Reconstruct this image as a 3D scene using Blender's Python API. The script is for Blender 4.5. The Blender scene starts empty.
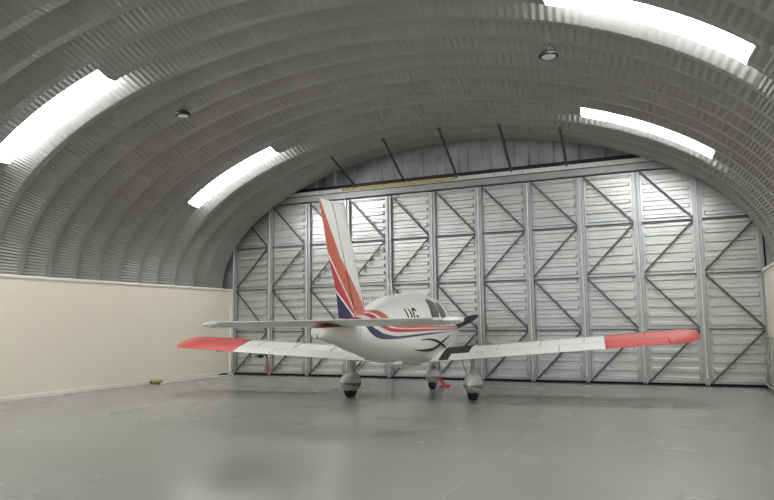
import bpy, bmesh, math, random
from mathutils import Vector, Matrix
random.seed(4)
SC = bpy.context.scene
COL = SC.collection
PI = math.pi

# ------------------------------------------------------------------ helpers
def interp(x, X, Y):
    if x <= X[0]: return Y[0]
    for i in range(1, len(X)):
        if x <= X[i]:
            t = (x - X[i-1]) / (X[i] - X[i-1]); return Y[i-1] + t * (Y[i] - Y[i-1])
    return Y[-1]

def sinterp(x, X, Y):                       # smooth (monotone cubic) interpolation
    if x <= X[0]: return Y[0]
    if x >= X[-1]: return Y[-1]
    n = len(X); d = [(Y[i+1]-Y[i])/(X[i+1]-X[i]) for i in range(n-1)]
    m = [d[0]] + [0 if d[i-1]*d[i] <= 0 else 2*d[i-1]*d[i]/(d[i-1]+d[i]) for i in range(1, n-1)] + [d[-1]]
    for i in range(n-1):
        if x <= X[i+1]:
            hh = X[i+1]-X[i]; t = (x-X[i])/hh
            return ((2*t**3-3*t*t+1)*Y[i] + (t**3-2*t*t+t)*hh*m[i] + (-2*t**3+3*t*t)*Y[i+1] + (t**3-t*t)*hh*m[i+1])

class MB:
    def __init__(s): s.v = []; s.f = []; s.uv = None
    def add(s, vs, fs):
        b = len(s.v); s.v += [tuple(v) for v in vs]; s.f += [tuple(i+b for i in f) for f in fs]; return s
    def box(s, x0, x1, y0, y1, z0, z1):
        vs = [(x, y, z) for z in (z0, z1) for y in (y0, y1) for x in (x0, x1)]
        return s.add(vs, [(0,2,3,1), (4,5,7,6), (0,1,5,4), (2,6,7,3), (0,4,6,2), (1,3,7,5)])
    def bar(s, a, b, w, d, up=(0,0,1)):     # rectangular bar from a to b
        a = Vector(a); b = Vector(b); t = (b-a).normalized(); up = Vector(up)
        if abs(t.dot(up)) > .98: up = Vector((0,1,0))
        sx = t.cross(up).normalized(); sy = sx.cross(t).normalized()
        vs = []
        for p in (a, b):
            for (i, j) in ((-1,-1), (1,-1), (1,1), (-1,1)): vs.append(p + sx*i*w/2 + sy*j*d/2)
        return s.add(vs, [(0,1,2,3), (7,6,5,4), (0,4,5,1), (1,5,6,2), (2,6,7,3), (3,7,4,0)])
    def tube(s, pts, r, n=10, cap=True):
        pts = [Vector(p) for p in pts]; rs = r if isinstance(r, (list, tuple)) else [r]*len(pts)
        rings = []; b = len(s.v)
        t0 = (pts[1]-pts[0]).normalized(); ref = Vector((0,0,1)) if abs(t0.z) < .9 else Vector((0,1,0))
        sx = t0.cross(ref).normalized()
        for i, p in enumerate(pts):
            t = (pts[min(i+1, len(pts)-1)] - pts[max(i-1, 0)]).normalized()
            sx = (sx - t*sx.dot(t)).normalized(); sy = t.cross(sx)
            for k in range(n):
                a = 2*PI*k/n; s.v.append(tuple(p + (sx*math.cos(a) + sy*math.sin(a))*rs[i]))
        for i in range(len(pts)-1):
            for k in range(n):
                s.f.append((b+i*n+k, b+i*n+(k+1)%n, b+(i+1)*n+(k+1)%n, b+(i+1)*n+k))
        if cap:
            s.f.append(tuple(b+k for k in reversed(range(n)))); s.f.append(tuple(b+(len(pts)-1)*n+k for k in range(n)))
        return s
    def loft(s, secs, closed=True, cap=True):
        n = len(secs[0]); b = len(s.v)
        for q in secs: s.v += [tuple(p) for p in q]
        for i in range(len(secs)-1):
            for k in range(n if closed else n-1):
                s.f.append((b+i*n+k, b+i*n+(k+1)%n, b+(i+1)*n+(k+1)%n, b+(i+1)*n+k))
        if cap and closed:
            s.f.append(tuple(b+k for k in reversed(range(n)))); s.f.append(tuple(b+(len(secs)-1)*n+k for k in range(n)))
        return s
    def lathe(s, prof, origin=(0,0,0), axis='z', n=24, squash=1.0):
        rings = []
        for (r, h) in prof:
            q = []
            for k in range(n):
                a = 2*PI*k/n; c, d = r*math.cos(a), r*math.sin(a)*squash
                p = {'z': (c, d, h), 'y': (d, h, c), 'x': (h, c, d)}[axis]
                q.append((p[0]+origin[0], p[1]+origin[1], p[2]+origin[2]))
            rings.append(q)
        return s.loft(rings)
    def build(s, name, m, parent=None, smooth=False, bevel=0, angle=35):
        me = bpy.data.meshes.new(name); me.from_pydata(s.v, [], s.f); me.update()
        bm = bmesh.new(); bm.from_mesh(me)
        bmesh.ops.remove_doubles(bm, verts=bm.verts, dist=1e-5)
        bmesh.ops.recalc_face_normals(bm, faces=bm.faces)
        if bevel: bmesh.ops.bevel(bm, geom=list(bm.edges), offset=bevel, segments=1, affect='EDGES', clamp_overlap=True)
        if smooth:
            for f in bm.faces: f.smooth = True
            for e in bm.edges:
                if len(e.link_faces) == 2 and e.calc_face_angle(0) > math.radians(angle): e.smooth = False
        bm.to_mesh(me); bm.free()
        me.materials.append(m)
        o = bpy.data.objects.new(name, me); COL.objects.link(o)
        if parent: o.parent = parent
        return o

def tag(o, label=None, cat=None, group=None, kind=None):
    for k, v in (('label', label), ('category', cat), ('group', group), ('kind', kind)):
        if v: o[k] = v
    return o
def empty(name, loc=(0,0,0), rz=0):
    o = bpy.data.objects.new(name, None); COL.objects.link(o); o.location = loc; o.rotation_euler = (0,0,rz)
    o.empty_display_size = .1; return o
def struct(o): o['kind'] = 'structure'; return o

# ------------------------------------------------------------------ materials
def newmat(name):
    m = bpy.data.materials.new(name); m.use_nodes = True
    nt = m.node_tree; bs = nt.nodes['Principled BSDF']; return m, nt, bs
def mat(name, col, rough=.5, metal=0., noise=0., nscale=6., bump=0., bscale=40., emit=None, es=0., spec=None, coat=0):
    m, nt, bs = newmat(name)
    bs.inputs['Roughness'].default_value = rough; bs.inputs['Metallic'].default_value = metal
    bs.inputs['Base Color'].default_value = (*col, 1)
    if spec is not None: bs.inputs['Specular IOR Level'].default_value = spec
    if coat: bs.inputs['Coat Weight'].default_value = coat; bs.inputs['Coat Roughness'].default_value = .08
    tc = nt.nodes.new('ShaderNodeTexCoord')
    if noise:
        n = nt.nodes.new('ShaderNodeTexNoise'); n.inputs['Scale'].default_value = nscale; n.inputs['Detail'].default_value = 5
        nt.links.new(tc.outputs['Object'], n.inputs['Vector'])
        r = nt.nodes.new('ShaderNodeMapRange'); r.inputs['From Min'].default_value = .3; r.inputs['From Max'].default_value = .7
        r.inputs['To Min'].default_value = 1-noise; r.inputs['To Max'].default_value = 1+noise
        nt.links.new(n.outputs['Fac'], r.inputs['Value'])
        x = nt.nodes.new('ShaderNodeVectorMath'); x.operation = 'SCALE'; x.inputs[0].default_value = col
        nt.links.new(r.outputs['Result'], x.inputs['Scale']); nt.links.new(x.outputs[0], bs.inputs['Base Color'])
    if bump:
        n = nt.nodes.new('ShaderNodeTexNoise'); n.inputs['Scale'].default_value = bscale; n.inputs['Detail'].default_value = 4
        nt.links.new(tc.outputs['Object'], n.inputs['Vector'])
        b = nt.nodes.new('ShaderNodeBump'); b.inputs['Strength'].default_value = bump; b.inputs['Distance'].default_value = .01
        nt.links.new(n.outputs['Fac'], b.inputs['Height']); nt.links.new(b.outputs[0], bs.inputs['Normal'])
    if emit: bs.inputs['Emission Color'].default_value = (*emit, 1); bs.inputs['Emission Strength'].default_value = es
    return m

M = {}
M['galv'] = mat('galvanised_steel', (.40,.41,.40), .42, .55, noise=.10, nscale=5)
M['galv_dark'] = mat('galvanised_angle', (.10,.103,.10), .5, .5, noise=.1, nscale=7)
M['sheet'] = mat('zinc_cladding', (.55,.56,.54), .36, .5, noise=.07, nscale=2.5)
M['beam'] = mat('header_steel', (.33,.335,.32), .5, .4, noise=.08, nscale=3)
M['flange'] = mat('header_flange', (.72,.73,.70), .4, .25, noise=.06, nscale=3)
M['gable'] = mat('gable_sheet', (.38,.40,.385), .45, .3, noise=.22, nscale=1.6)
M['cream'] = mat('cream_panel', (.85,.79,.65), .4, 0, noise=.02, nscale=.7)
M['cream_trim'] = mat('cream_trim', (.84,.81,.72), .4, 0, noise=.02)
M['white'] = mat('white_paint', (.80,.79,.75), .28, 0, noise=.025, nscale=3, coat=.3)
M['white_plain'] = mat('white_plain', (.78,.78,.76), .35)
M['red_paint'] = mat('red_paint', (.60,.075,.065), .3, 0, noise=.05, nscale=4, coat=.3)
M['black'] = mat('black_matt', (.012,.012,.012), .6)
M['rubber'] = mat('tyre_rubber', (.018,.018,.018), .75, bump=.2)
M['grey_fairing'] = mat('grey_fairing', (.60,.59,.56), .4, 0, noise=.06, nscale=8)
M['fairing_band'] = mat('fairing_band', (.26,.20,.19), .4)
M['walkway'] = mat('walkway_grit', (.035,.035,.033), .85, bump=.5, bscale=120)
M['glass'] = mat('tinted_window', (.07,.075,.07), .12, 0, spec=.5)
M['steel'] = mat('bright_steel', (.55,.55,.54), .3, .8)
M['red_strap'] = mat('red_strap', (.6,.03,.03), .6)
M['wood'] = mat('yellow_timber', (.42,.33,.13), .6, noise=.2, nscale=12)
M['lens'] = mat('lamp_lens', (.55,.56,.55), .35, 0, emit=(.9,.95,1), es=.05)
M['skylight'] = mat('skylight_sheet', (.9,.9,.88), .5, emit=(.97,.985,1.0), es=30.)
M['track_shade'] = mat('dark_track_shade', (.02,.02,.02), .6)  # black for the floor track and for shade painted into the door gaps
M['linegrey'] = mat('panel_gap', (.10,.10,.10), .6)

# floor : grey epoxy, slightly glossy, slow mottling
def floor_mat():
    m, nt, bs = newmat('grey_epoxy'); N = nt.nodes; L = nt.links
    tc = N.new('ShaderNodeTexCoord')
    n1 = N.new('ShaderNodeTexNoise'); n1.inputs['Scale'].default_value = .55; n1.inputs['Detail'].default_value = 3; n1.inputs['Roughness'].default_value = .62
    L.new(tc.outputs['Object'], n1.inputs['Vector'])
    cr = N.new('ShaderNodeValToRGB'); cr.color_ramp.elements[0].position = .3; cr.color_ramp.elements[1].position = .72
    cr.color_ramp.elements[0].color = (.27,.275,.257,1); cr.color_ramp.elements[1].color = (.295,.30,.28,1)
    L.new(n1.outputs['Fac'], cr.inputs['Fac']); L.new(cr.outputs['Color'], bs.inputs['Base Color'])
    n2 = N.new('ShaderNodeTexNoise'); n2.inputs['Scale'].default_value = .8; n2.inputs['Detail'].default_value = 1
    L.new(tc.outputs['Object'], n2.inputs['Vector'])
    mr = N.new('ShaderNodeMapRange'); mr.inputs['To Min'].default_value = .20; mr.inputs['To Max'].default_value = .32
    L.new(n2.outputs['Fac'], mr.inputs['Value']); L.new(mr.outputs['Result'], bs.inputs['Roughness'])
    n3 = N.new('ShaderNodeTexNoise'); n3.inputs['Scale'].default_value = 7; n3.inputs['Detail'].default_value = 3
    L.new(tc.outputs['Object'], n3.inputs['Vector'])
    b = N.new('ShaderNodeBump'); b.inputs['Strength'].default_value = .05; b.inputs['Distance'].default_value = .002
    bs.inputs['Specular IOR Level'].default_value = .6
    return m
M['floor'] = floor_mat()

# roof : zinc with crimps across every rib (UV: x = metres along the arch, y = metres along the hangar)
def roof_mat(name, crimp_strength):
    m, nt, bs = newmat(name); N = nt.nodes; L = nt.links
    bs.inputs['Metallic'].default_value = .35; bs.inputs['Roughness'].default_value = .46
    uv = N.new('ShaderNodeTexCoord'); sp = N.new('ShaderNodeSeparateXYZ'); L.new(uv.outputs['UV'], sp.inputs[0])
    n = N.new('ShaderNodeTexNoise'); n.inputs['Scale'].default_value = 1.2; n.inputs['Detail'].default_value = 5
    L.new(uv.outputs['Object'], n.inputs['Vector'])
    cr = N.new('ShaderNodeValToRGB'); cr.color_ramp.elements[0].position = .3; cr.color_ramp.elements[1].position = .72
    cr.color_ramp.elements[0].color = (.27,.27,.255,1); cr.color_ramp.elements[1].color = (.315,.313,.295,1)
    L.new(n.outputs['Fac'], cr.inputs['Fac']); L.new(cr.outputs['Color'], bs.inputs['Base Color'])
    # finer corrugation low down on both flanks, wider crimps over the crown
    ab = N.new('ShaderNodeMath'); ab.operation = 'SUBTRACT'; ab.inputs[1].default_value = 8.6; L.new(sp.outputs['X'], ab.inputs[0])
    a2 = N.new('ShaderNodeMath'); a2.operation = 'ABSOLUTE'; L.new(ab.outputs[0], a2.inputs[0])
    fq = N.new('ShaderNodeMath'); fq.operation = 'GREATER_THAN'; fq.inputs[1].default_value = 6.0; L.new(a2.outputs[0], fq.inputs[0])
    f2 = N.new('ShaderNodeMapRange'); f2.inputs['To Min'].default_value = 2*PI/.11; f2.inputs['To Max'].default_value = 2*PI/.06; L.new(fq.outputs[0], f2.inputs['Value'])
    mu = N.new('ShaderNodeMath'); mu.operation = 'MULTIPLY'; L.new(f2.outputs['Result'], mu.inputs[1]); L.new(sp.outputs['X'], mu.inputs[0])
    si = N.new('ShaderNodeMath'); si.operation = 'SINE'; L.new(mu.outputs[0], si.inputs[0])
    n2 = N.new('ShaderNodeTexNoise'); n2.inputs['Scale'].default_value = 1.7; n2.inputs['Detail'].default_value = 2
    L.new(uv.outputs['UV'], n2.inputs['Vector'])
    mr = N.new('ShaderNodeMapRange'); mr.inputs['From Min'].default_value = .35; mr.inputs['From Max'].default_value = .65
    mr.inputs['To Min'].default_value = .35; mr.inputs['To Max'].default_value = 1.; L.new(n2.outputs['Fac'], mr.inputs['Value'])
    mm = N.new('ShaderNodeMath'); mm.operation = 'MULTIPLY'; L.new(si.outputs[0], mm.inputs[0]); L.new(mr.outputs['Result'], mm.inputs[1])
    b = N.new('ShaderNodeBump'); b.inputs['Strength'].default_value = crimp_strength; b.inputs['Distance'].default_value = .012
    L.new(mm.outputs[0], b.inputs['Height']); L.new(b.outputs[0], bs.inputs['Normal'])
    return m
M['roof_pan'] = roof_mat('roof_pan', .22)
M['roof_web'] = roof_mat('roof_web', .75)
M['roof_lip'] = mat('roof_lip', (.30,.30,.285), .5, .3, noise=.06, nscale=3)

# ------------------------------------------------------------------ camera (fitted to the photograph)
H_CAM = 1.39527
F_PX, YAW, PITCH, ROLL = 663.7446, -0.417997, 0.108777, -0.0118387
cam = bpy.data.cameras.new('camera'); camo = bpy.data.objects.new('camera', cam); COL.objects.link(camo)
cy, sy, cp, sp_ = math.cos(YAW), math.sin(YAW), math.cos(PITCH), math.sin(PITCH)
fw = Vector((sy*cp, cy*cp, sp_)); rt = Vector((cy, -sy, 0)); up = rt.cross(fw)
c, s = math.cos(ROLL), math.sin(ROLL)
r2 = c*rt + s*up; u2 = -s*rt + c*up
camo.matrix_world = Matrix(((r2.x, u2.x, -fw.x, 0), (r2.y, u2.y, -fw.y, 0), (r2.z, u2.z, -fw.z, H_CAM), (0,0,0,1)))
cam.sensor_width = 36; cam.lens = F_PX*36/774; cam.clip_end = 200
SC.camera = camo

# ------------------------------------------------------------------ hangar shell
XL, XR, YB, YD = -11.745, 1.53, -7.45, 15.63
HW_, ZD, LEAF = 2.38, 4.71, 1.2114
X0 = -11.739
ACX, AA, AR, AN, AM = -5.11, 6.8, 3.42, 1.92, 2.0
P0, PITCH_RIB = 7.86, .63

def arch_base(n=400):
    pts = []
    for i in range(n+1):
        t = PI*i/n
        dx = -math.cos(t); a = abs(dx)**(1.0)
        z = max(0, 1 - abs(dx)**AN)**(1/AM)
        pts.append((ACX + AA*dx, HW_ + AR*z))
    return pts
_ab = arch_base(2400)
_len = [0]
for i in range(1, len(_ab)): _len.append(_len[-1] + math.dist(_ab[i], _ab[i-1]))
ATOT = _len[-1]
def arch_s(sv):                             # point and outward normal at arc length s
    lo, hi = 0, len(_len)-1
    while hi-lo > 1:
        m = (lo+hi)//2
        if _len[m] <= sv: lo = m
        else: hi = m
    t = (sv-_len[lo])/max(1e-9, _len[hi]-_len[lo])
    x = _ab[lo][0]+t*(_ab[hi][0]-_ab[lo][0]); z = _ab[lo][1]+t*(_ab[hi][1]-_ab[lo][1])
    a = _ab[max(0, lo-3)]; b = _ab[min(len(_ab)-1, hi+3)]
    tx, tz = b[0]-a[0], b[1]-a[1]; l = math.hypot(tx, tz)
    return x, z, -tz/l, tx/l
def s_of_x(x):
    for i in range(len(_ab)):
        if _ab[i][0] >= x: return _len[i]
SKY = {}                                     # bay index -> list of (s0, s1)
def skybay(k, spans): SKY[k] = [(s_of_x(a), s_of_x(b)) for a, b in spans]
skybay(-1, [(ACX-5.66, ACX-3.2), (ACX+3.76, ACX+5.86)])
skybay(7, [(ACX-5.66, ACX-3.32), (ACX+3.50, ACX+5.70)])
skybay(-9, [(ACX-5.8, ACX-3.3), (ACX+3.6, ACX+5.9)])  # unseen skylights behind the viewpoint, this bay and the next, added for light
skybay(-17, [(ACX-5.8, ACX-3.3), (ACX+3.6, ACX+5.9)])
PROF = [(0,.19), (.03,.19), (.24,.0877), (.42,0), (.56,0), (.63,.19)]   # (along hangar, outward): ribs bulge into the hangar
NS = 120
def build_shell():
    bm_v = []; faces = []; uvs = []; mats = []
    ks = range(-25, 11)
    base = [ATOT*i/NS for i in range(NS+1)]
    for k in ks:
        svals = sorted(set(base + [e for sp in SKY.get(k, []) for e in sp]))
        y0 = P0 + k*PITCH_RIB
        n = len(svals); b = len(bm_v); prof = PROF
        for sv in svals:
            x, z, nx, nz = arch_s(sv)
            for (dy, d) in prof: bm_v.append((x+nx*d, y0+dy, z+nz*d))
        np_ = len(prof)
        for i in range(n-1):
            mid = (svals[i]+svals[i+1])/2
            for j in range(np_-1):
                if j in (2, 3, 4) and any(a < mid < c_ for a, c_ in SKY.get(k, [])): continue
                faces.append((b+i*np_+j, b+i*np_+j+1, b+(i+1)*np_+j+1, b+(i+1)*np_+j))
                uvs += [(svals[i], y0+prof[j][0]), (svals[i], y0+prof[j+1][0]), (svals[i+1], y0+prof[j+1][0]), (svals[i+1], y0+prof[j][0])]
                mats.append(0 if j in (0, 3) else 1)
    me = bpy.data.meshes.new('ceiling'); me.from_pydata(bm_v, [], faces); me.update()
    ul = me.uv_layers.new(name='UVMap')
    for i, uv in enumerate(uvs): ul.data[i].uv = uv
    me.materials.append(M['roof_pan']); me.materials.append(M['roof_web'])
    for p, mi in zip(me.polygons, mats): p.material_index = mi
    o = bpy.data.objects.new('ceiling', me); COL.objects.link(o); struct(o)
    # seam bolts along the nearer ridges
    bb = MB()
    for k in range(-1, 10):
        y = P0 + k*PITCH_RIB + .435
        sv = .1
        while sv < ATOT:
            x, z, nx, nz = arch_s(sv)
            p = Vector((x, y, z)); nrm = Vector((-nx, 0, -nz)); tx = Vector((0,1,0)); ty = nrm.cross(tx)
            p = p + nrm*.0; r = .009; q = [p + tx*r*math.cos(a) + ty*r*math.sin(a) for a in (0, PI/2, PI, 3*PI/2)]
            bb.add([*q, p + nrm*.012], [(0,1,4), (1,2,4), (2,3,4), (3,0,4)])
            sv += .255
    bo = bb.build('seam_bolt', M['steel'], o); bo['kind'] = 'stuff'
    n = 1
    for k, spans in SKY.items():
        for (a, e) in spans:
            m = MB(); y0 = P0 + k*PITCH_RIB; secs = []
            nn = 24
            for i in range(nn+1):
                sv = a + (e-a)*i/nn; x, z, nx, nz = arch_s(sv)
                secs.append([(x+nx*d, y0+dy, z+nz*d) for dy, d in ((.24,.0877), (.42,0), (.56,0), (.63,.19), (.636,.196), (.563,.008), (.422,.008), (.242,.096))])
            m.loft(secs); w = struct(m.build('window_%d' % n, M['skylight'])); n += 1
            fr = MB()
            for e_ in (a, e):
                x, z, nx, nz = arch_s(e_); x2, z2, _, _ = arch_s(e_+.03)
                q = [[(xx+nx*d, y0+dy, zz+nz*d) for dy, d in ((.235,.085), (.418,-.004), (.564,-.004), (.635,.188), (.64,.198), (.56,.006), (.42,.006), (.235,.097))] for xx, zz in ((x, z), (x2, z2))]
                fr.loft(q)
            fr.build('window_frame', M['galv'], w)
build_shell()
# end flashing : flat lip under the last rib and an unseen plate added to block sky light round the shell end
m = MB(); secs = []
for i in range(121):
    x, z, nx, nz = arch_s(ATOT*i/120)
    ex = min(2.5, max(-12.75, ACX+(x-ACX)*1.6)); ez = 6.1 if 8 < i < 112 else z
    secs.append([(x, 14.72, z), (x, 15.28, z), (ex, 15.285, ez), (ex, 15.30, ez), (x, 15.30, z+.004), (x+nx*.01, 14.72, z+nz*.01)])
m.loft(secs); struct(m.build('lip_leak_plate', M['roof_lip']))

# floor with a joint line
struct(MB().box(XL-.6, XR+.6, YB-.3, 18.2, -.2, 0).build('floor', M['floor']))
struct(MB().box(-1.828, -1.822, YB, 9.4, 0, .0012).build('trim_1', mat('joint_sealant', (.33,.34,.33), .4)))

# low walls
def low_wall(name, xi, xo, side):
    w = struct(MB().box(min(xi,xo), max(xi,xo), YB, 15.5, 0, HW_-.02).build(name, M['cream']))
    return w
low_wall('wall_left', XL, XL-.16, -1)
low_wall('wall_right', XR, XR+.16, 1)
def lip(x0, x1, y0, y1, z0, z1, name, m=None):
    return struct(MB().box(x0, x1, y0, y1, z0, z1).build(name, m or M['cream_trim'], bevel=.004))
lip(XL-.18, XL+.03, YB, 15.5, HW_-.045, HW_+.012, 'trim_2')
lip(XR-.03, XR+.18, YB, 15.5, HW_-.045, HW_+.012, 'trim_3')
lip(XL, XL+.022, YB, 15.5, 0, .085, 'baseboard_left')
lip(XR-.022, XR, YB, 15.5, 0, .085, 'baseboard_right')
lip(XL-.05, XL+.028, 15.44, 15.53, 0, HW_, 'trim_4')
# outer footing of the shell beyond the low walls and the unseen end wall, its opening shaped for the light on the doors
struct(MB().box(XL-.6, XL-.16, YB, 15.3, 0, HW_+.02).build('trim_5', M['gable']))
struct(MB().box(XR+.16, XR+.6, YB, 15.3, 0, HW_+.02).build('trim_6', M['gable']))
struct(MB().box(XL-.6, XL+.9, YB-.12, YB, 0, 6.2).build('wall_back', M['cream']))
struct(MB().box(XR-5.2, XR+.6, YB-.12, YB, 0, 6.2).build('trim_13', M['cream']))  # unseen wall widened to darken the right door leaves
struct(MB().box(XL+.9, XR-5.2, YB-.12, YB, 5.3, 6.2).build('trim_14', M['cream']))
struct(MB().box(-60, 60, -60, YB-.3, -.25, -.04).build('ground', mat('concrete_apron', (.42,.41,.38), .8, noise=.08)))
struct(MB().box(-13.2, 2.9, 15.74, 15.80, 0, 4.75).build('leak_screen', M['track_shade']))  # added black sheet behind the doors, blocks sky leaks and darkens their gaps

# gable sheet above the doors: vertical trapezoid ribs
g = MB(); x = -12.6; line = []
while x < 2.4:
    line += [(x, 0), (x+.30, 0), (x+.36, .05), (x+.54, .05)]; x += .60
vs = []
for (xx, dy) in line: vs += [(xx, 16.0+dy, 4.3), (xx, 16.0+dy, 6.4)]
g.add(vs, [(2*i, 2*i+2, 2*i+3, 2*i+1) for i in range(len(line)-1)])
struct(g.build('wall_front', M['gable']))
struct(MB().box(-12.7, 2.5, 15.15, 16.2, 6.02, 6.1).build('leak_hood', M['gable']))  # unseen hood, added to stop sky light leaking in over the doors
# end trims beside the doors, the outer pair added unseen against light leaks
struct(MB().box(-13.2, -12.4, 15.25, 16.2, 0, 6.1).build('trim_8', M['gable']))
struct(MB().box(2.15, 2.9, 15.25, 16.2, 0, 6.1).build('trim_9', M['gable']))
struct(MB().box(-12.4, X0-.02, 15.58, 15.7, 0, ZD).build('trim_10', M['galv']))
struct(MB().box(X0+11*LEAF+.02, 2.15, 15.58, 15.7, 0, ZD).build('trim_11', M['galv']))

# door header beam
hb = empty('trim_12', (0, 0, 0)); struct(hb)
MB().box(-12.4, 2.15, 15.47, 15.60, 4.70, 4.84).build('header_web', M['beam'], hb)
MB().box(-12.4, 2.15, 15.44, 15.62, 4.84, 4.862).build('header_lip', M['galv_dark'], hb)
MB().add([(-12.4,15.45,4.862), (2.15,15.45,4.862), (2.15,15.47,4.97), (-12.4,15.47,4.97), (-12.4,15.62,4.862), (2.15,15.62,4.862)],
         [(0,1,2,3), (3,2,5,4), (0,4,5,1), (0,3,4), (1,5,2)]).build('header_flange', M['flange'], hb)
hbolt = MB()
for i in range(20):
    hbolt.lathe([(.014,0), (.014,.012)], (-11.6+i*.69, 15.448, 4.915), n=8, axis='y')
b_ = hbolt.build('header_bolt', M['black'], hb); b_['kind'] = 'stuff'
MB().box(-12.2, 2.0, 15.36, 15.92, -.001, .004).build('floor_track', M['track_shade'], hb)
tag(MB().box(-8.15, -5.0, 15.43, 15.475, 4.885, 4.965).build('timber_plank', M['wood'], bevel=.004),
    'yellow timber plank lying along the header beam above the doors', 'plank')

struct(MB().box(-12.4, 2.15, 15.93, 15.97, 4.3, 5.17).build('gap_shade', M['track_shade']))  # black strip painting in the shade of the gap above the header
# raking struts from roof rib to header
STR = [(-7.67,5.42,-7.73), (-6.28,5.70,-6.36), (-4.88,5.76,-4.96), (-3.49,5.69,-3.59), (-2.18,5.43,-2.3)]
words = ['leftmost', 'second from the left', 'middle', 'second from the right', 'rightmost']
for i, (xt, zt, xb) in enumerate(STR):
    r = empty('roof_strut', (xb, 15.50, 4.93))
    a = Vector((xt-xb, 13.97-15.50, zt-4.93))
    m = MB(); m.bar((0,0,0), a, .055, .012, (1,0,0)); m.bar(Vector((0,.0,.02)), a+Vector((0,0,.02)), .012, .06, (1,0,0)); m.build('angle_bar', M['galv_dark'], r)
    MB().box(-.06, .06, -.03, .04, -.03, .06).build('foot_plate', M['galv'], r)
    MB().box(a.x-.035, a.x+.035, a.y-.03, a.y+.02, a.z-.02, a.z+.02).build('top_plate', M['galv_dark'], r)
    tag(r, 'slim steel roof strut above the doors, %s of the five' % words[i], 'strut', 'roof struts above the header beam')

# ------------------------------------------------------------------ door leaves
BAY = ZD/4
def sheet_mesh():
    m = MB(); w0, w1 = .085, LEAF-.085
    p = BAY/6; z0 = .07; rows = []
    # flat sheet with raised ribs whose ends stop short of the stiles
    m.box(w0-.03, w1+.03, .062, .072, .06, ZD-.04)
    for b in range(4):
        for i in range(6):
            z = b*BAY + .045 + i*p
            if z+.11 > ZD-.03: continue
            zs = (z+.030, z+.042, z+.105, z+.128); e = .012
            vs = []
            for zz, yy in zip(zs, (.063, .014, .014, .063)):
                ex = e if yy < .03 else 0
                vs += [(w0+.05+ex, yy, zz), (w1-.05-ex, yy, zz)]
            m.add(vs, [(0,1,3,2), (2,3,5,4), (4,5,7,6), (0,2,4,6), (1,7,5,3)])
    return m
proto = {}
def door_leaf(n):
    r = empty('door_%d' % n, (X0+(n-1)*LEAF, YD, 0)); struct(r)
    if not proto:
        proto['cladding'] = sheet_mesh().build('cladding', M['sheet'], r)
        proto['stile_l'] = MB().box(.018, .085, -.035, .035, .05, ZD-.03).build('stile', M['galv'], r, bevel=.004)
        proto['stile_r'] = MB().box(LEAF-.085, LEAF-.018, -.035, .035, .05, ZD-.03).build('stile', M['galv'], r, bevel=.004)
        for i, z in enumerate((.075, BAY, 2*BAY, 3*BAY, ZD-.06)):
            m = MB(); hh = .05 if i in (0, 4) else .024
            m.box(.085, LEAF-.085, -.03, .012, z-hh*.6, z+hh*.6)
            proto['rail%d' % i] = m.build('rail', M['galv'] if i in (0, 4) else M['galv_dark'], r)
        for i in range(4):
            z0, z1 = i*BAY+.03, (i+1)*BAY-.03
            a, b = ((.09, z0+.03), (LEAF-.09, z1)) if i % 2 == 0 else ((.09, z1), (LEAF-.09, z0))
            m = MB(); m.bar((a[0], -.030, a[1]), (b[0], -.030, b[1]), .012, .042, (0,0,1)); m.bar((a[0], -.012, a[1]), (b[0], -.012, b[1]), .04, .008, (0,0,1))
            proto['brace%d' % i] = m.build('brace', M['galv_dark'], r)
        m = MB(); m.tube([(0, -.055, .14), (0, -.055, ZD-.05)], .017, 10)
        proto['hinge_rod'] = m.build('hinge_rod', M['flange'], r, smooth=True)
        m = MB()
        for z in (.35, BAY, 2*BAY, 3*BAY, ZD-.3): m.box(-.035, .035, -.045, -.02, z-.05, z+.05)
        proto['hinge_plate'] = m.build('hinge_plate', M['galv'], r)
        m = MB()
        for sx in (-.028, .028): m.lathe([(.026,-.012), (.03,-.008), (.03,.008), (.026,.012)], (sx, -.05, .032), axis='x', n=14)
        proto['roller'] = m.build('roller', M['white_plain'], r, smooth=True)
        m = MB().box(-.05, .05, -.09, -.02, .06, .15); m.box(LEAF-.15, LEAF-.09, -.05, -.03, .08, .26)
        proto['roller_box'] = m.build('roller_bracket', M['galv'], r)
    else:
        for k, o in proto.items():
            c_ = o.copy(); COL.objects.link(c_); c_.parent = r
for n in range(1, 12): door_leaf(n)

# ------------------------------------------------------------------ high bay lamps
def high_bay(loc, top, label):
    r = empty('high_bay_lamp', loc)
    m = MB(); m.lathe([(.118,0), (.13,.004), (.13,.028), (.115,.038), (.06,.052), (.055,.10), (.035,.115), (.012,.12)], n=40)
    for k in range(24):
        a = 2*PI*k/24; ca, sa = math.cos(a), math.sin(a)
        m.bar((.05*ca, .05*sa, .062), (.112*ca, .112*sa, .048), .006, .03)
    m.build('housing', M['black'], r, smooth=True)
    MB().lathe([(.090,-.003), (.094,.001), (.07,.001)], n=40).build('lens', M['lens'], r, smooth=True)
    MB().tube([(-.085,0,.04), (-.085,0,.09), (-.05,0,.15), (0,0,.175), (.05,0,.15), (.085,0,.09), (.085,0,.04)], .006, 8).build('bracket', M['black'], r, smooth=True)
    d = Vector(top)-Vector(loc)
    MB().tube([(0,0,.17), (d.x, d.y, d.z)], .004, 6).build('hanging_chain', M['galv_dark'], r)
    MB().tube([(.0,0,.12), (.02,.03,.22), (.06,.1,d.z*.8), (d.x+.06, d.y+.12, d.z)], .003, 6).build('power_cord', M['galv_dark'], r)
    tag(r, label, 'lamp', 'high bay lamps hung from the roof')
high_bay((-7.69, 8.73, 4.97), (-7.69, 8.73, 5.42), 'small black high bay lamp hanging between the two left skylights')
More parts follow.
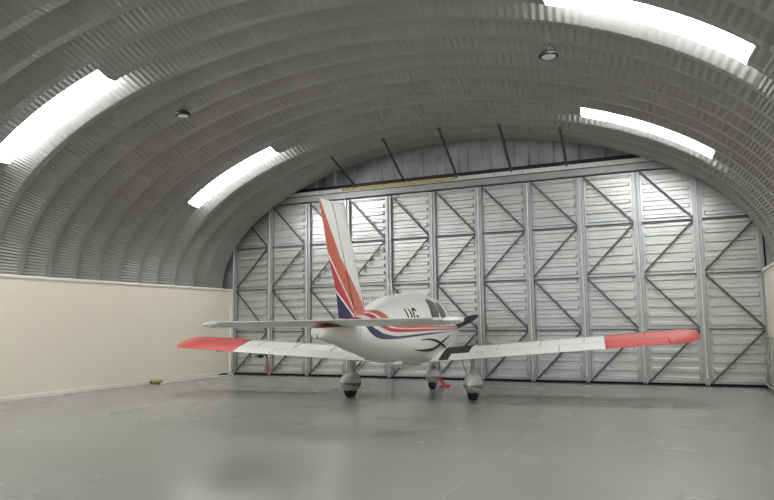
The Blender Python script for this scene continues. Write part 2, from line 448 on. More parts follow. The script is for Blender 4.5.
high_bay((-1.44, 8.55, 4.84), (-1.44, 8.55, 5.2), 'round black high bay lamp hanging below the long right skylight')

# ------------------------------------------------------------------ aeroplane
Q = (-4.6717, 11.4871, -0.1176)
plane = empty('light_aircraft', (Q[0], Q[1], 0), -Q[2])
tag(plane, 'white low wing propeller plane with red wing tips and red and navy striped tail', 'airplane')
U = [-4.25,-3.5,-3,-2.5,-2,-1.5,-1,-.5,0,1,1.6,2.2,2.7,2.95]
HWD = [.11,.2,.27,.34,.41,.48,.55,.6,.62,.59,.55,.49,.40,.3]
ZB = [1.2,1.1,.99,.91,.82,.74,.70,.66,.64,.63,.64,.70,.82,.98]
ZT = [1.36,1.43,1.5,1.58,1.67,1.77,1.86,1.91,1.93,1.88,1.56,1.46,1.40,1.34]
ZC = [1.28,1.27,1.26,1.25,1.22,1.19,1.16,1.14,1.13,1.12,1.12,1.13,1.15,1.17]
def prm(u): return [sinterp(u, U, a) for a in (HWD, ZB, ZT, ZC)]
def sd(u, z):
    hw, zb, zt, zc = prm(u); n = 2.5 if z > zc else 2.6
    t = (z-zc)/((zt-zc) if z > zc else (zc-zb)); t = min(.999, abs(t))
    return hw*(1-t**n)**(1/n)
def ring(u, n=64):
    hw, zb, zt, zc = prm(u); q = []
    for k in range(n):
        a = 2*PI*k/n; ca, sa = math.cos(a), math.sin(a)
        e = 2/2.5 if sa > 0 else 2/2.6; hh = (zt-zc) if sa > 0 else (zc-zb)
        q.append((hw*math.copysign(abs(ca)**e, ca), u, zc + hh*math.copysign(abs(sa)**e, sa)))
    return q

# --- livery material: masks in the side view (y = along the fuselage, z = height)
class Net:
    def __init__(s, name, rough=.28):
        s.m, s.nt, s.bs = newmat(name); s.bs.inputs['Roughness'].default_value = rough; s.bs.inputs['Coat Weight'].default_value = .3
        tc = s.nt.nodes.new('ShaderNodeTexCoord'); sp = s.nt.nodes.new('ShaderNodeSeparateXYZ'); s.nt.links.new(tc.outputs['Object'], sp.inputs[0])
        s.x, s.y, s.z = sp.outputs
    def op(s, o, a, b=None):
        n = s.nt.nodes.new('ShaderNodeMath'); n.operation = o
        for i, v in enumerate((a, b)):
            if v is None: continue
            if isinstance(v, (int, float)): n.inputs[i].default_value = v
            else: s.nt.links.new(v, n.inputs[i])
        return n.outputs[0]
    def curve(s, pts, u0=-4.5, u1=3.3):     # z as a function of y
        t = s.op('DIVIDE', s.op('SUBTRACT', s.y, u0), u1-u0)
        n = s.nt.nodes.new('ShaderNodeFloatCurve'); c = n.mapping.curves[0]
        P_ = [((u-u0)/(u1-u0), (z-.5)/1.5) for u, z in pts]
        c.points[0].location = P_[0]; c.points[1].location = P_[-1]
        for p in P_[1:-1]: c.points.new(*p)
        for p in c.points: p.handle_type = 'AUTO_CLAMPED'
        n.mapping.extend = 'HORIZONTAL'; n.mapping.update()
        s.nt.links.new(t, n.inputs['Value'])
        return s.op('ADD', s.op('MULTIPLY', n.outputs[0], 1.5), .5)
    def gt(s, a, b): return s.op('GREATER_THAN', a, b)
    def mul(s, *a):
        r = a[0]
        for q in a[1:]: r = s.op('MULTIPLY', r, q)
        return r
    def layer(s, base, layers):
        cur = s.nt.nodes.new('ShaderNodeRGB'); cur.outputs[0].default_value = (*base, 1); cur = cur.outputs[0]
        for mask, col in layers:
            n = s.nt.nodes.new('ShaderNodeMix'); n.data_type = 'RGBA'
            s.nt.links.new(mask, n.inputs['Factor']); s.nt.links.new(cur, n.inputs['A']); n.inputs['B'].default_value = (*col, 1)
            cur = n.outputs['Result']
        s.nt.links.new(cur, s.bs.inputs['Base Color']); return s.m
    def line(s, p, q):                      # >0 on the side of larger y, line through p and q (y,z)
        # y > y_line(z)
        k = (q[0]-p[0])/(q[1]-p[1])
        return s.gt(s.y, s.op('ADD', s.op('MULTIPLY', s.op('SUBTRACT', s.z, p[1]), k), p[0]))
WHITE = (.80,.79,.75); ORANGE = (.57,.13,.075); CRIM = (.50,.04,.06); NAVY = (.02,.017,.085); DRED = (.30,.02,.03)

nf = Net('fuselage_livery')
navylo = nf.curve([(-3.4,1.70), (-3.15,1.345), (-2.98,1.236), (-2.78,1.174), (-2.54,1.146), (-2.14,1.143), (-1.55,1.158), (-.74,1.181), (.22,1.198), (2.9,1.215)])
navyhi = nf.curve([(-3.25,1.70), (-2.94,1.342), (-2.78,1.289), (-2.62,1.243), (-2.3,1.20), (-2.06,1.186), (-1.43,1.196), (-.74,1.212), (.22,1.215), (2.9,1.217)])
redlo = nf.curve([(-2.95,1.70), (-2.86,1.46), (-2.73,1.346), (-2.55,1.30), (-2.31,1.255), (-1.63,1.24), (-.73,1.245), (.5,1.240), (2.9,1.235)])
redhi = nf.curve([(-2.74,1.70), (-2.66,1.46), (-2.50,1.352), (-2.37,1.32), (-2.13,1.297), (-1.54,1.286), (-.72,1.283), (.5,1.272), (2.9,1.26)])
orlo = nf.curve([(-2.66,1.70), (-2.56,1.46), (-2.39,1.358), (-2.2,1.325), (-2.0,1.312), (-.72,1.298), (.5,1.285), (2.9,1.27)])
orhi = nf.curve([(-2.5,1.78), (-2.35,1.53), (-2.2,1.40), (-2.0,1.357), (-1.52,1.345), (-.72,1.338), (.5,1.318), (2.9,1.30)])
Z, Y = nf.z, nf.y
front = nf.gt(Y, -3.35)
aft = nf.op('SUBTRACT', 1., front)
M['fuselage'] = nf.layer(WHITE, [
    (nf.mul(nf.gt(Z, navylo), nf.gt(navyhi, Z), front), NAVY),
    (nf.mul(nf.gt(Z, redlo), nf.gt(redhi, Z), front), CRIM),
    (nf.mul(nf.gt(Z, orlo), nf.gt(orhi, Z), front), ORANGE),
    (nf.mul(nf.gt(Z, nf.op('ADD', 1.335, nf.op('MULTIPLY', nf.op('ADD', Y, 4.3), .03))), nf.gt(-3.1, Y)), DRED)])

nt_ = Net('fin_livery')
L1 = nt_.line((-4.25,3.0), (-2.56,1.58))
# right edge of the coral band: passes the hinge about half way down
def fl(a, b): return nt_.line(a, b)
right_hi = fl((-4.22,2.985), (-3.58,2.28)); right_lo = fl((-3.58,2.28), (-2.56,1.56))
w1a = fl((-3.93,2.27), (-3.05,1.53)); w1b = fl((-3.89,2.27), (-3.01,1.53))
w2a = fl((-3.66,1.80), (-3.14,1.50)); w2b = fl((-3.60,1.80), (-3.08,1.50))
inv = lambda k: nt_.op('SUBTRACT', 1., k)
upper = nt_.gt(nt_.z, 2.28)
right = nt_.op('ADD', nt_.mul(upper, right_hi), nt_.mul(inv(upper), right_lo))
M['fin'] = nt_.layer(NAVY, [(w2a, WHITE), (w2b, CRIM), (w1a, WHITE), (w1b, ORANGE), (right, WHITE)])

# fuselage body
secs = []; nst = 120
for i in range(nst+1):
    u = U[0] + (U[-1]-U[0])*i/nst; secs.append(ring(u))
fm = MB(); q0 = ring(-4.25); cz = 1.28
tailcap = [[(p[0]*k, -4.25-d, cz+(p[2]-cz)*k) for p in q0] for k, d in ((.3,.05), (.75,.035))]
q1 = ring(2.95); nosecap = [[(p[0]*k, 2.95+d, 1.17+(p[2]-1.17)*k) for p in q1] for k, d in ((.93,.03), (.6,.05))]
fm.loft(tailcap+secs+nosecap)
fus = fm.build('fuselage', M['fuselage'], plane, smooth=True)

def surf_patch(poly_fn, nu, nz, off, side=1):
    """grid patch on the fuselage side; poly_fn(a,b) -> (u,z)"""
    m = MB(); vs = []; fs = []
    for layer in (0, 1):
        o_ = off if layer == 0 else off-.02
        for i in range(nu+1):
            for j in range(nz+1):
                u, z = poly_fn(i/nu, j/nz)
                v = sd(u, z); e = .01
                du = (sd(u+e, z)-sd(u-e, z))/(2*e); dz = (sd(u, z+e)-sd(u, z-e))/(2*e)
                n = Vector((1, -du, -dz)).normalized()
                p = Vector((v, u, z)) + n*o_; vs.append((p.x*side, p.y, p.z))
    W_ = nz+1; T = (nu+1)*W_
    for i in range(nu):
        for j in range(nz):
            k = i*W_+j; fs.append((k, k+1, k+W_+1, k+W_)); fs.append((T+k, T+k+W_, T+k+W_+1, T+k+1))
    for i in range(nu):
        for j in (0, nz):
            k = i*W_+j; fs.append((k, k+W_, T+k+W_, T+k))
    for j in range(nz):
        for i in (0, nu):
            k = i*W_+j; fs.append((k, k+1, T+k+1, T+k))
    return m.add(vs, fs)
def quad(bl, br, tr, tl, rr=.18):           # rounded quadrilateral
    def f(a, b):
        # squircle-style rounding
        x, y = 2*a-1, 2*b-1
        k = 1 - rr*(x*x*y*y)
        x *= k; y *= k; a, b = (x+1)/2, (y+1)/2
        u = (bl[0]*(1-a)+br[0]*a)*(1-b) + (tl[0]*(1-a)+tr[0]*a)*b
        z = (bl[1]*(1-a)+br[1]*a)*(1-b) + (tl[1]*(1-a)+tr[1]*a)*b
        return u, z
    return f
for side in (1, -1):
    for (bl, br, tr, tl) in (((-.56,1.47), (-.06,1.47), (.08,1.74), (-.34,1.815)), ((.06,1.47), (.62,1.465), (.58,1.73), (.20,1.755))):
        fr = surf_patch(quad((bl[0]-.03, bl[1]-.016), (br[0]+.03, br[1]-.016), (tr[0]+.03, tr[1]+.014), (tl[0]-.03, tl[1]+.014)), 14, 12, .004, side).build('window_frame', M['black'], plane, smooth=True)
        surf_patch(quad(bl, br, tr, tl), 14, 12, .008, side).build('window_pane', M['glass'], fr, smooth=True)
# windscreen over the nose deck
ws = MB(); secs_o = []; secs_i = []
for i in range(9):
    u = 1.08 + .46*i/8; R_ = ring(u, 64)
    secs_o.append([Vector(R_[k]) + Vector((0, .012, .010)) for k in range(6, 27)])
    secs_i.append([Vector(R_[k]) for k in range(6, 27)])
for i in range(8):
    pass
rows = [o + list(reversed(i_)) for o, i_ in zip(secs_o, secs_i)]
ws.loft(rows); ws.build('windscreen', M['glass'], plane, smooth=True)

# registration letters U G as strips on the side
def strip_on_side(path, w, off=.006, side=1, wf=None):
    """path list of (u,z); w width; returns MB"""
    m = MB(); vs = []; fs = []
    P_ = []
    for i in range(len(path)-1):
        for t in range(6):
            k = t/6; P_.append((path[i][0]*(1-k)+path[i+1][0]*k, path[i][1]*(1-k)+path[i+1][1]*k))
    P_.append(path[-1]); n = len(P_)
    for layer in (0, 1):
        for i, (u, z) in enumerate(P_):
            a = P_[max(0, i-1)]; b = P_[min(n-1, i+1)]; tu, tz = b[0]-a[0], b[1]-a[1]; l = math.hypot(tu, tz)
            ww = w*(wf(i/(n-1)) if wf else 1)/2
            for sgn in (-1, 1):
                uu, zz = u - sgn*tz/l*ww, z + sgn*tu/l*ww
                vs.append(((sd(uu, zz)+(off if layer == 0 else -.01))*side, uu, zz))
    for i in range(n-1):
        k = 2*i; fs.append((k, k+1, k+3, k+2)); T = 2*n; fs.append((T+k, T+k+2, T+k+3, T+k+1))
        fs.append((k, k+2, T+k+2, T+k)); fs.append((k+1, T+k+1, T+k+3, k+3))
    k = 2*(n-1); fs += [(0, T, T+1, 1), (k, k+1, T+k+1, T+k)]
    return m.add(vs, fs)
for side in (1, -1):
    if side == 1: uo = -1.60; sg = 1
    else: uo = -1.18; sg = -1
    zt, zb_ = 1.615, 1.415
    letU = [(0,zt), (0,zb_+.07), (.03,zb_+.02), (.075,zb_), (.12,zb_+.02), (.15,zb_+.07), (.15,zt)]
    letG = [(.40,zt-.03), (.36,zt-.005), (.31,zt), (.265,zt-.03), (.25,zt-.08), (.25,zb_+.06), (.28,zb_+.01), (.33,zb_), (.38,zb_+.02), (.40,zb_+.05), (.40,zb_+.075), (.34,zb_+.075)]
    for pth in (letU, letG):
        strip_on_side([(uo+sg*a, z) for a, z in pth], .042, .006, side).build('registration_letter', M['black'], plane)
# dark swooshes crossing on the cowl side
tap = lambda t: .25 + 1.1*math.sin(PI*min(1, max(0, t)))
for side in (1, -1):
    strip_on_side([(-1.2,1.10), (-.85,1.105), (-.48,1.075), (-.2,1.03), (-.02,.994), (.25,.95), (.51,.901)], .035, .007, side, tap).build('swoosh', M['black'], plane)
    strip_on_side([(-1.35,.945), (-1.1,.925), (-.85,.915), (-.55,.92), (-.3,.96), (-.09,1.008), (.3,1.075), (.84,1.145)], .038, .008, side, tap).build('swoosh', M['black'], plane)

# fin and rudder
def yt(x, t): return 5*t*(.2969*math.sqrt(max(0, x))-.1260*x-.3516*x*x+.2843*x**3-.1015*x**4)
def vfoil(z, le, te, c0, c1, t, n=10):
    ch = le-te; xs = [c0+(c1-c0)*(.5-.5*math.cos(PI*i/n)) for i in range(n+1)]
    upper = [(yt(x, t)*ch, le-x*ch, z) for x in xs]; lower = [(-yt(x, t)*ch-.0005, le-x*ch, z) for x in reversed(xs)]
    return upper+lower
def fin_le(z): return interp(z, [1.3,1.5,3.03], [-2.36,-2.50,-3.35])
def fin_te(z): return interp(z, [1.3,1.46,1.84,2.28,3.0], [-3.50,-3.56,-3.66,-3.93,-4.24])
def fin_h(z): return interp(z, [1.3,1.53,2.98], [-2.98,-3.05,-3.86])
def fin_part(a, b, z0, z1, slope):
    secs = []
    for i in range(17):
        z = z0+(z1-z0)*i/16; le, te, h = fin_le(z), fin_te(z), fin_h(z); ch = le-te; cf = (le-h)/ch
        c0, c1 = (0, cf-.016) if a == 'f' else (cf+.016, 1.)
        t = .10 if i < 16 else .06
        secs.append([(p[0], p[1], p[2] + (slope*(p[1]-le) if i >= 15 else 0)) for p in vfoil(z, le, te, c0, c1, t)])
    return MB().loft(secs)
fin_part('f', 0, 1.35, 3.03, .04).build('fin', M['fin'], plane, smooth=True)
rud = fin_part('r', 0, 1.46, 3.03, .05).build('rudder', M['fin'], plane, smooth=True)
rg = MB(); rg.loft([[(x, fin_h(z)+y, z) for x, y in ((-.030*k,-.02), (.030*k,-.02), (.030*k,.02), (-.030*k,.02))] for z, k in ((1.46,1.25), (2.97,.72))])
rg.build('rudder_hinge', M['black'], plane)
# beacon and whip aerials
MB().lathe([(.02,0), (.022,.03), (.015,.05), (.003,.06)], (0,-3.45,3.0), n=12).build('beacon', M['white_plain'], plane, smooth=True)
MB().tube([(0,-3.50,2.98), (-.15,-3.62,3.14), (-.25,-3.7,3.2)], .006, 6).tube([(0,-3.50,2.98), (.15,-3.62,3.14), (.25,-3.7,3.2)], .006, 6).build('whip_aerial', M['steel'], plane)
MB().tube([(0,-1.05,1.86), (0,-1.10,2.05), (0,-1.16,2.3)], [.008,.006,.003], 6).build('radio_aerial', M['white_plain'], plane)
MB().tube([(-.05,-2.35,1.6), (-.05,-2.37,1.74)], .007, 6).tube([(-.05,-2.1,1.66), (-.05,-2.12,1.78)], .007, 6).tube([(-.05,-2.37,1.74), (-.05,-2.1,1.72)], .006, 6).build('rail_aerial', M['white_plain'], plane)

# generic horizontal foil
def hfoil(v, le, te, zle, zte, t, c0=0., c1=1., n=14, camber=.02):
    ch = le-te; xs = [c0+(c1-c0)*(.5-.5*math.cos(PI*i/n)) for i in range(n+1)]
    def P_(x, s_):
        cam_ = camber*ch*4*x*(1-x); z = zle+(zte-zle)*x
        return (v - (.08*min(1, max(0, (-v-1.6)/1.8))), le-x*ch, z + cam_ + s_*yt(x, t)*ch - (0 if s_ > 0 else .0006))
    return [P_(x, 1) for x in xs] + [P_(x, -1) for x in reversed(xs)]

# stabilator
SZ = 1.40
def stab_sec(v, c0=0., c1=1.):
    a = abs(v); k = max(0, (a-1.45)/.17)
    le = -3.42 - .12*k*k; te = -4.30 + .03*k*k
    zz = SZ+.006*v
    return hfoil(v, le, te, zz-.022, zz+.03, .10*(1-.45*k*k), c0, c1, camber=0)
vsx = [-1.62,-1.60,-1.55,-1.45,-.9,-.3,0,.3,.9,1.45,1.55,1.60,1.62]
MB().loft([stab_sec(v, 0, .86) for v in vsx]).build('tailplane', M['white'], plane, smooth=True)
MB().loft([stab_sec(v, .875, 1.) for v in vsx if abs(v) < 1.5]).build('trim_tab', M['white'], plane, smooth=True)
for sgn in (1, -1):
    m = MB(); secs = []
    for v, k in ((1.565,.5), (1.59,1.), (1.66,1.0), (1.71,.75), (1.73,.3)):
        secs.append([(v*sgn, -3.86+.40*k*math.cos(2*PI*i/16), SZ+.006*v*sgn+.006+.050*k*math.sin(2*PI*i/16)) for i in range(16)])
    m.loft(secs).build('tailplane_tip', M['white'], plane, smooth=True)
# tail cone details : tow ring and dark seam
MB().lathe([(.02,-.01), (.035,-.006), (.035,.006), (.02,.01)], (0,-4.31,1.23), axis='x', n=16).build('tail_ring', M['steel'], plane)
sm = MB(); R_ = ring(-3.32, 64)
sm.loft([[Vector((p[0]*1.006, p[1]+dy, 1.27+(p[2]-1.27)*1.006)) for p in R_] for dy in (-.005, .005)], cap=False)
sm.build('tail_seam', M['linegrey'], plane)

# wings
def wz(v): return .70 + .069*abs(v) + .008*v
def tip_le(a): k = max(0, (a-4.62)/.34); return .93 - .20*k**2.2
def tip_te(a): k = max(0, (a-4.50)/.46); return -.30 + .42*k**2.4
def wing_sec(v, c0, c1):
    a = abs(v); le, te = tip_le(a), tip_te(a); k = max(0, (a-4.75)/.21)
    zle, zte = wz(v)+.075+.035*k, wz(v)-.045+.045*k
    if c0 == 0. or True:
        # chord fractions refer to the plain rectangular wing
        pass
    return hfoil(v, le, te, zle, zte, .16*(1-.55*k*k), c0, c1, camber=.018)
CUT = .73
vs_full = [.30,.60,1.15,1.8,2.5,3.0,3.44]
vs_tip = [3.44,3.9,4.45]
for sgn, nm in ((1,'right'), (-1,'left')):
    w = MB().loft([wing_sec(sgn*v, 0, CUT) for v in vs_full]).build('wing', M['white'], plane, smooth=True)
    tp = MB().loft([wing_sec(sgn*v, 0, CUT) for v in vs_tip]).build('wing_tip', M['red_paint'], plane, smooth=True)
    cp_ = MB().loft([wing_sec(sgn*v, 0, 1.) for v in (4.452,4.55,4.65,4.74,4.82,4.88,4.92,4.945,4.96)]).build('tip_cap', M['red_paint'], plane, smooth=True)
    cp_['label'] = 'rounded red end cap of the wing'
    tp['label'] = 'red painted %s wing tip' % nm
    # raised skin laps and fuel cap on the wing, ribbing on flap and aileron
    def ribbed(v0, v1, n_, name, m_):
        secs = []
        for i in range(n_*4+1):
            v = v0+(v1-v0)*i/(n_*4); q = wing_sec(sgn*v, CUT+.018, 1.)
            h = .004 if i % 4 in (1, 2) else 0
            hN = len(q)//2
            secs.append([(p[0], p[1], p[2] + (h if j < hN and 0 < j < hN-1 else 0)) for j, p in enumerate(q)])
        return MB().loft(secs).build(name, m_, plane, smooth=True, angle=12)
    ribbed(.58, 2.68, 19, 'flap', M['white'])
    ai = ribbed(2.70, 3.44, 6, 'aileron', M['white'])
    ai2 = ribbed(3.445, 4.44, 8, 'aileron', M['red_paint']); ai2['label'] = 'red outer end of the aileron'
    ln = MB()
    def wtop(v, x, off=.003):
        q = wing_sec(sgn*v, x, x+.01); return Vector(q[0]) + Vector((0,0,off))
    for v in (1.6, 2.35, 3.1, 3.44, 4.1): ln.tube([wtop(v, x) for x in (.05,.15,.3,.45,.6,.72)], .004, 5)
    ln.tube([wtop(v, .34, .001) for v in (1.2,2,3,4,4.6)], .004, 5)
    ln.build('skin_seam', M['linegrey'], plane)
    MB().lathe([(.045,0), (.045,.008), (.03,.012)], tuple(wtop(2.0,.3,-.002)), n=16).build('fuel_cap', M['steel'], plane)
    for v in (1.0, 1.7, 2.4, 3.0, 3.9):
        q = wing_sec(sgn*v, CUT-.03, CUT+.1); p = Vector(q[-8])
        MB().bar(p+Vector((0,.07,-.012)), p+Vector((0,-.10,-.03)), .016, .035).build('hinge_bracket', M['grey_fairing'], plane)
    # wing root fillet
    secs = []
    for k in range(7):
        t = k/6; v = .45+.15*t; sc = 1+.22*(1-t)**2
        q = wing_sec(sgn*v, 0, 1.); cx_ = sum(p[1] for p in q)/len(q); cz_ = sum(p[2] for p in q)/len(q)
        secs.append([(p[0], cx_+(p[1]-cx_)*.97, cz_+(p[2]-cz_)*.97) for p in q])
    MB().loft(secs).build('root_fillet', M['white'], plane, smooth=True)
    # black walkway on the wing root
    wk = MB(); vs_ = []; fs_ = []; vv = [.605,.72,.85,.98,1.10]; xx = [.10,.25,.4,.55,.70,.735]
    for layer in (.006, -.004):
        for v in vv:
            for x in xx: vs_.append(tuple(wtop(v, x, layer)))
    nX = len(xx); T = nX*len(vv)
    for i in range(len(vv)-1):
        for j in range(nX-1):
            k = i*nX+j; fs_.append((k, k+1, k+nX+1, k+nX)); fs_.append((T+k, T+k+nX, T+k+nX+1, T+k+1))
    for j in range(nX-1):
        for i in (0, len(vv)-1):
            k = i*nX+j; fs_.append((k, k+1, T+k+1, T+k))
    for i in range(len(vv)-1):
        for j in (0, nX-1):
            k = i*nX+j; fs_.append((k, k+nX, T+k+nX, T+k))
    wk.add(vs_, fs_).build('walkway', M['walkway'], plane)
    wf_ = MB(); a_ = []
    for layer in (.007, -.004):
        for v in (.605,.69,.78):
            for x in (.745,.85,.985): a_.append(tuple(wtop(v, x, layer+.003)))
    f2 = []
    for i in range(2):
        for j in range(2):
            k = i*3+j; f2.append((k, k+1, k+4, k+3)); f2.append((9+k, 9+k+3, 9+k+4, 9+k+1))
    for j in range(2): f2 += [(j, j+1, 9+j+1, 9+j), (6+j, 6+j+1, 15+j+1, 15+j)]
    for i in range(2): f2 += [(3*i, 3*i+3, 9+3*i+3, 9+3*i), (3*i+2, 3*i+5, 9+3*i+5, 9+3*i+2)]
    wf_.add(a_, f2).build('walkway_end', M['walkway'], plane)

# undercarriage : streamlined pods
def pod(name, u, v, zc, L=.50, W_=.135, Hh=.19):
    secs = []; n = 28
    for i in range(n+1):
        x = i/n                                     # 0 front, 1 rear
        k = (math.sin(PI*min(1, x*1.0)**.75))**.62 if 0 < x < 1 else .03
        k = max(k, .03); uu = u + L*(.45 - x)
        up_ = .04*x
        secs.append([(v+W_*k*math.copysign(abs(math.cos(a))**.85, math.cos(a)), uu, zc+up_+Hh*k*math.sin(a)*(1 if math.sin(a) > 0 else .86)) for a in [2*PI*j/24 for j in range(24)]])
    b = MB().loft(secs).build(name, M['grey_fairing'], plane, smooth=True)
    # band round the pod
    m = MB(); bs_ = []
    for i in range(2, n):
        x = i/n; k = (math.sin(PI*x**.75))**.62; uu = u + L*(.45-x)
        a0 = -.12; rows_ = []
        for sgn in (1,):
            pass
        pts = [(v+1.02*W_*k*math.copysign(abs(math.cos(a))**.85, math.cos(a)), uu, zc+.04*x+1.02*Hh*k*math.sin(a)*(1 if math.sin(a) > 0 else .86)) for a in (-.42, -.34, -.26, -.18, -.10, -.02)]
        pts2 = [(v-(p[0]-v), p[1], p[2]) for p in pts]
        bs_.append((pts, pts2))
    for side in (0, 1):
        vs_ = []; fs_ = []
        for e in bs_: vs_ += e[side]
        fs_ = [(6*i+j, 6*i+j+1, 6*i+j+7, 6*i+j+6) for i in range(len(bs_)-1) for j in range(5)]
        m.add(vs_, fs_)
    pe = bs_[-1]; m.add([pe[0][0], pe[0][5], pe[1][5], pe[1][0]], [(0,1,2,3)])
    bd = m.build('pod_band', M['fairing_band'], b)
    return b
def wheel(u, v, r=.19, w=.075):
    t = MB().lathe([(r*.55,-w), (r*.85,-w*1.05), (r*.97,-w*.8), (r,-w*.35), (r,w*.35), (r*.97,w*.8), (r*.85,w*1.05), (r*.55,w)], (v, u, r), axis='x', n=32).build('tyre', M['rubber'], plane, smooth=True)
    MB().lathe([(r*.54,-w*.9), (r*.5,-w*1.0), (.03,-w*.7), (.03,w*.7), (r*.5,w), (r*.54,w*.9)], (v, u, r), axis='x', n=24).build('wheel_hub', M['steel'], t, smooth=True)
for sgn in (1, -1):
    v = sgn*1.165
    wheel(0, v, .175); pod('wheel_fairing', 0, v, .262, .80, .165, .205)
    m = MB(); m.loft([[(v+sgn*-.02+.034*math.cos(a)*k, .14+.075*math.sin(a)*k, z) for a in [2*PI*j/16 for j in range(16)]] for z, k in ((.42,.9), (.60,1.), (.80,1.1))])
    m.build('main_leg', M['grey_fairing'], plane, smooth=True)
    m = MB().tube([(v-.06*sgn, -.02, .40), (v-.02*sgn, .05, .56), (v, .16, .74)], .022, 10); m.build('shock_strut', M['steel'], plane, smooth=True)
    MB().tube([(v-.1*sgn, .02, .42), (v-.26*sgn, .30, .72)], .012, 8).build('side_brace', M['galv'], plane, smooth=True)
wheel(1.78, 0, .17, .06); pod('nose_fairing', 1.78, 0, .25, .66, .142, .19)
MB().tube([(0,1.78,.34), (0,1.88,.55), (0,1.98,.78)], [.035,.04,.05], 14).build('nose_leg', M['steel'], plane, smooth=True)
MB().tube([(.05,1.70,.40), (.06,1.66,.52), (.03,1.84,.66)], .014, 8).build('torque_link', M['galv_dark'], plane, smooth=True)
# boarding step behind the right wing root, belly fairings, exhaust
MB().tube([(.20,.77,.72), (.42,.80,.35), (.50,.80,.34)], .018, 8).build('boarding_step', M['white_plain'], plane, smooth=True)
for (u, v, L_, W_, H_, z) in ((-1.55, .18, .36, .12, .06, .745), (-.45, .0, .9, .32, .07, .66)):
    m = MB(); m.loft([[(v+W_*math.sin(PI*t)**.6*math.cos(a)+.0, u+L_*(t-.5), z+H_*math.sin(PI*t)**.6*math.sin(a)) for a in [2*PI*j/20 for j in range(20)]] for t in (.02,.08,.2,.4,.6,.8,.92,.98)])
    m.build('belly_fairing', M['white'], plane, smooth=True)
MB().tube([(.20,2.45,.86), (.22,2.3,.70), (.23,2.12,.60)], .028, 12).build('exhaust_pipe', M['galv_dark'], plane, smooth=True)
# spinner and propeller
HUBZ = 1.17
MB().lathe([(.165,2.99), (.165,3.04), (.15,3.12), (.115,3.22), (.06,3.30), (.01,3.335)], (0,0,HUBZ), axis='y', n=32).build('spinner', M['white'], plane, smooth=True)
ang = math.radians(25)
for sgn in (1, -1):
    secs = []
    for i in range(15):
        t = i/14; r = .06+.80*t
        ch = interp(t, [0,.15,.4,.7,.9,1.], [.08,.13,.20,.19,.13,.04]); th = interp(t, [0,.3,1], [.05,.022,.006]); tw = math.radians(interp(t, [0,1], [52,20]))
        q = []
        for j in range(12):
            a = 2*PI*j/12; cx_ = ch/2*math.cos(a); cy_ = th/2*math.sin(a)
            du = cx_*math.sin(tw)+cy_*math.cos(tw); dt = cx_*math.cos(tw)-cy_*math.sin(tw)
            rad = Vector((math.cos(ang), 0, math.sin(ang)))*sgn; tan = Vector((-math.sin(ang), 0, math.cos(ang)))*sgn
            q.append(Vector((0, 3.05+du, HUBZ)) + rad*r + tan*dt)
        secs.append(q)
    MB().loft(secs).build('propeller_blade', M['black'], plane, smooth=True)
# cowl intakes on the nose
for v in (-.17, .17):
    MB().lathe([(.075,0), (.075,.012), (.06,.014)], (v, 2.985, 1.20), axis='y', n=20).build('cowl_intake', M['black'], plane)
# pitot head under left wing
MB().tube([(-3.3,.30,.88), (-3.3,.32,.80), (-3.3,.50,.78)], .012, 8).build('pitot_tube', M['black'], plane)

# pitot cover with a red streamer (hangs from the pitot)
Rm = Matrix.Rotation(-Q[2], 4, 'Z')
def plane_pt(v, u, z): p = Rm @ Vector((v, u, 0)); return Vector((Q[0]+p.x, Q[1]+p.y, z))
base = plane_pt(-3.3, .42, .735)
pc_ = empty('pitot_cover', base, -Q[2])
MB().tube([(0,-.05,0), (0,.02,0), (0,.12,-.005)], [.028,.034,.026], 10).tube([(0,.0,0), (-.06,.05,.05), (-.12,.02,-.02)], .012, 6).tube([(0,.08,0), (.06,.08,.05), (.12,.1,-.03)], .014, 6).build('sleeve', M['black'], pc_)
rb = MB(); pts = [(.12,.10,-.03), (.125,.11,-.10), (.12,.12,-.18), (.13,.11,-.27), (.125,.11,-.36)]
rb.loft([[(p[0]-.015, p[1], p[2]), (p[0]+.015, p[1]+.004, p[2]), (p[0]+.015, p[1]+.007, p[2]), (p[0]-.015, p[1]+.003, p[2])] for p in pts]).build('streamer', M['red_strap'], pc_)
tag(pc_, 'black pitot cover with red streamer hanging under the left wing', 'cover')

# red wheel chock / tow bar at the nose wheel
tb = empty('tow_bar', plane_pt(-.03, 2.34, 0), -Q[2])
MB().tube([(.10,-.12,.13), (.15,-.05,.10), (.18,.12,.022), (.24,.20,.022)], .016, 8).build('bar', M['red_strap'], tb, smooth=True)
MB().tube([(.12,-.14,.26), (.13,-.13,.12), (.15,-.12,.02)], .018, 8).build('fork', M['red_strap'], tb, smooth=True)
MB().tube([(.08,-.12,.02), (.18,-.10,.02), (.30,-.08,.02)], .018, 8).build('handle', M['red_strap'], tb, smooth=True)
tag(tb, 'small red tow bar standing beside the nose wheel', 'tow bar')

# things along the foot of the left wall
o = MB().tube([(-11.62,12.32,.055), (-11.62,12.62,.055)], .052, 16)
bk = empty('timber_roll', (-11.62,12.3,0))
MB().tube([(0,0,.052), (0,.34,.052)], .05, 16).build('roll', M['wood'], bk, smooth=True)
MB().tube([(0,-.008,.052), (0,.01,.052)], .03, 12).build('roll_end', M['black'], bk, smooth=True)
tag(bk, 'yellow brown roll lying on the floor against the cream wall', 'roll')
dk = empty('door_stop', (-11.62,15.0,0))
MB().add([(-.06,-.16,0), (.06,-.16,0), (.06,.16,0), (-.06,.16,0), (-.05,-.02,.06), (.05,-.02,.06), (.05,.14,.06), (-.05,.14,.06)],
         [(0,3,2,1), (4,5,6,7), (0,1,5,4), (1,2,6,5), (2,3,7,6), (3,0,4,7)]).build('wedge', M['black'], dk, bevel=.006)
tag(dk, 'small black wedge at the foot of the cream wall near the doors', 'door stop')
pr = empty('floor_pole', (-11.45,13.0,0))
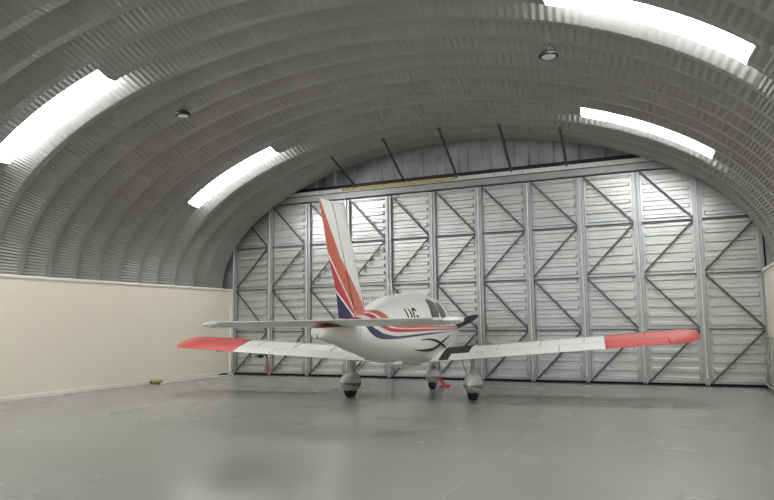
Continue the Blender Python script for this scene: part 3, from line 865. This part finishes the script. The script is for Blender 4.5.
MB().tube([(0,-.6,.018), (.02,.8,.018), (.03,2.2,.018)], .017, 8).build('pole', M['cream_trim'], pr, smooth=True)
MB().tube([(0,-.68,.018), (0,-.6,.018)], .021, 8).build('grip', M['galv_dark'], pr, smooth=True)
tag(pr, 'thin pale pole lying on the floor along the cream wall', 'pole')

# steel trestle against the right wall
ts = empty('steel_trestle', (1.46,14.55,0))
for y in (-.65, .70):
    MB().tube([(-.05,y,.03), (-.02,y,1.02)], .016, 8).tube([(.04,y,.03), (.03,y,1.02)], .02, 8).build('leg', M['galv'], ts, smooth=True)
MB().tube([(.005,-.7,1.02), (.005,.75,1.02)], .022, 8).build('top_rail', M['galv'], ts, smooth=True)
MB().tube([(-.04,-.65,.52), (-.04,.70,.52)], .016, 8).build('cross_rail', M['galv'], ts, smooth=True)
MB().tube([(-.05,-.65,.10), (-.02,.70,.98)], .014, 8).build('diagonal_brace', M['galv'], ts, smooth=True)
MB().tube([(-.05,-.66,.10), (-.05,.72,.10)], .018, 8).tube([(.035,-.66,.10), (.035,.72,.10)], .022, 8).build('bottom_rail', M['galv'], ts, smooth=True)
for y in (-.6, .66):
    for x in (-.05, .03): MB().lathe([(.035,-.015), (.04,-.01), (.04,.01), (.035,.015)], (x, y, .04), axis='x', n=12).build('castor', M['rubber'], ts, smooth=True)
tag(ts, 'grey steel trestle standing against the right wall by the last door leaf', 'trestle')

# ------------------------------------------------------------------ light
w = bpy.data.worlds.new('world'); SC.world = w; w.use_nodes = True
w.node_tree.nodes['Background'].inputs[0].default_value = (.75,.8,.85,1); w.node_tree.nodes['Background'].inputs[1].default_value = 2.2
SC.view_settings.view_transform = 'Standard'; SC.view_settings.look = 'None'
SC.view_settings.gamma = 1; SC.view_settings.use_curve_mapping = False
SC.view_settings.exposure = 0.2

pl_ = bpy.data.lights.new('daylight_opening', 'AREA'); pl_.shape = 'RECTANGLE'; pl_.size = 7.1; pl_.size_y = 5.3; pl_.cycles.is_portal = True
po_ = bpy.data.objects.new('daylight_opening', pl_); COL.objects.link(po_); po_.location = (-7.26, YB-.06, 2.65); po_.rotation_euler = (PI/2, 0, 0)
